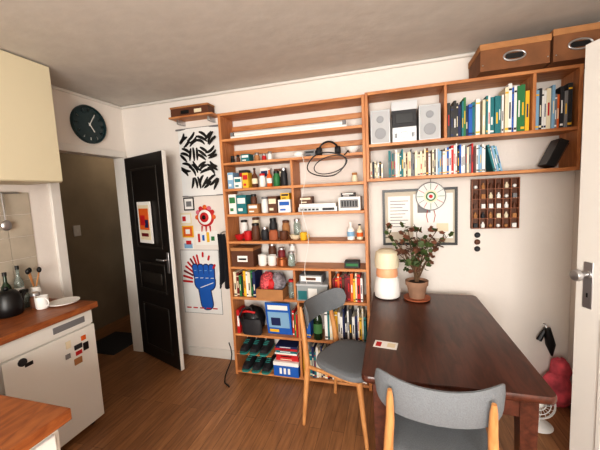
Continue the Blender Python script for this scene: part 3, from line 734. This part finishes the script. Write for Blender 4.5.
for i,(dx,dy) in enumerate(((-.015,0),(.012,.01),(.0,-.014))):
    b.tube([(-2.32+dx*.5,1.48+dy*.5,.965),(-2.32+dx*2,1.48+dy*2,1.06)],.004,OAK); b.sphere((-2.32+dx*2.2,1.48+dy*2.2,1.075),(.014,.014,.02),BLACK,10,6)
b.build('wooden_spoons')
b=MB(); b.lathe([(.05,0),(.085,.008),(.09,.016),(.06,.012)],(-2.1,1.5,.851),WHT,24); b.build('saucer')
b=MB(); b.tube([(XL+.03,1.1,1.60),(XL+.03,1.5,1.60)],.006,METAL)
for y in (1.1,1.5): b.tube([(XL+.007,y,1.6),(XL+.03,y,1.6)],.006,METAL)
for i,y in enumerate((1.2,1.3,1.4)):
    b.tube([(XL+.035,y,1.6),(XL+.04,y,1.42)],.004,METAL if i!=1 else BLACK); b.sphere((XL+.045,y,1.39),(.012,.03,.035),METAL if i!=1 else BLACK,12,8)
b.build('utensil_rail')
# clock
b=MB(); MM=Matrix.Translation((XL+.001,2.10,2.165))@Matrix.Rotation(math.radians(90),4,'Y')
TL=mat('clock_teal',(28,52,56),.4)
b.lathe([(.155,0),(.158,.02),(.152,.03),(.145,.03),(.142,.018)],(0,0,0),TL,40,MM); b.lathe([(.142,.008),(.142,.016)],(0,0,0),mat('clock_face',(22,44,48),.5),40,MM)
for i in range(12):
    a=2*math.pi*i/12; M3=MM@Matrix.Rotation(a,4,'Z'); b.box(.105,.128,-.005,.005,.016,.018,WHT,M3)
for a,l,w in ((.6,.07,.005),(2.6,.105,.0035)): b.box(-.015,l,-w,w,.020,.022,WHT,MM@Matrix.Rotation(a,4,'Z'))
b.cyl((0,0,.018),.008,.006,WHT,12,MM); b.build('wall_clock')

# ---------------- under table right
REDC=mat('pink_bag_cloth',(198,84,96),.85,var=.2,bump=.5,scale=12)
b=MB()
b.sphere((1.065,2.36,.115),(.085,.08,.125),REDC,28,20,lump=.05,seed=9)
b.sphere((1.08,2.37,.245),(.058,.05,.08),REDC,24,16,lump=.08,seed=12)
b.build('pink_cloth_bag')
b=MB(); b.M=Matrix.Translation((1.02,2.40,.40))
b.tube([(0,.065,.12),(0,.03,.13),(.0,.02,.10)],.005,METAL); b.tube([(0,.02,.11),(.02,.01,.0),(.03,.01,-.08)],[.022,.03,.006],BLACK,10); b.tube([(-.01,.02,.1),(-.045,.02,.02)],[.012,.018],BLACK,8)
b.build('folding_umbrella')
b=MB(); c=(.86,2.12,0)
b.lathe([(.07,0),(.08,.008),(.06,.02),(.015,.03)],c,WHT,24); b.tube([(c[0],c[1],.02),(c[0],c[1]+.01,.1)],.012,WHT)
MM=Matrix.Translation((c[0],c[1],.15))@Matrix.Rotation(math.radians(78),4,'X')
for z in (-.02,.03):
    for r in (.03,.055,.08): b.tube([(r*math.cos(t),r*math.sin(t),z) for t in [2*math.pi*i/24 for i in range(24)]],.0022,WHT,5,True,MM)
b.tube([(.088*math.cos(t),.088*math.sin(t),.005) for t in [2*math.pi*i/28 for i in range(28)]],.006,WHT,6,True,MM)
for i in range(16):
    a=2*math.pi*i/16; b.tube([(.0,0,.034),(.05*math.cos(a),.05*math.sin(a),.034),(.088*math.cos(a),.088*math.sin(a),.005)],.0015,WHT,4,False,MM)
for i in range(3):
    a=2*math.pi*i/3; b.box(.01,.07,-.022,.022,.0,.003,GRY,MM@Matrix.Rotation(a,4,'Z')@Matrix.Rotation(.4,4,'X'))
b.cyl((0,0,-.04),.025,.05,WHT,16,MM); b.build('desk_fan')

# ---------------- lights
def area(name,loc,rot,sx,sy,e,c=(1,1,1)):
    l=bpy.data.lights.new(name,'AREA'); l.shape='RECTANGLE'; l.size=sx; l.size_y=sy; l.energy=e; l.color=c
    o=bpy.data.objects.new(name,l); o.location=loc; o.rotation_euler=rot; scene.collection.objects.link(o)
area('window_daylight',(0.02,YF-.12,1.48),(math.radians(90),0,0),1.75,1.4,152,(1,.965,.91))
l=bpy.data.lights.new('hall_fill','POINT'); l.energy=5; l.color=(1,.86,.7); l.shadow_soft_size=.1  # added fill light to brighten the dim hallway, no fixture modelled
o=bpy.data.objects.new('hall_fill',l); o.location=(-2.95,3.2,2.1); scene.collection.objects.link(o)
w=bpy.data.worlds.new('World'); scene.world=w; w.use_nodes=True
w.node_tree.nodes['Background'].inputs['Color'].default_value=(.8,.88,1,1); w.node_tree.nodes['Background'].inputs['Strength'].default_value=.6
scene.view_settings.view_transform='Standard'
try: scene.view_settings.look='Medium High Contrast'
except Exception: pass

# ---------------- camera
cam=bpy.data.cameras.new('Camera'); cam.sensor_width=36; cam.lens=311/600*36; cam.clip_start=.02
co=bpy.data.objects.new('Camera',cam); scene.collection.objects.link(co)
Mc=Matrix(((0.96068317,0.01864249,0.27702025,0),(0.27353299,0.10756915,-0.95582871,0),(-0.04761786,0.99402279,0.09824053,1.5),(0,0,0,1)))
co.matrix_world=Mc; scene.camera=co
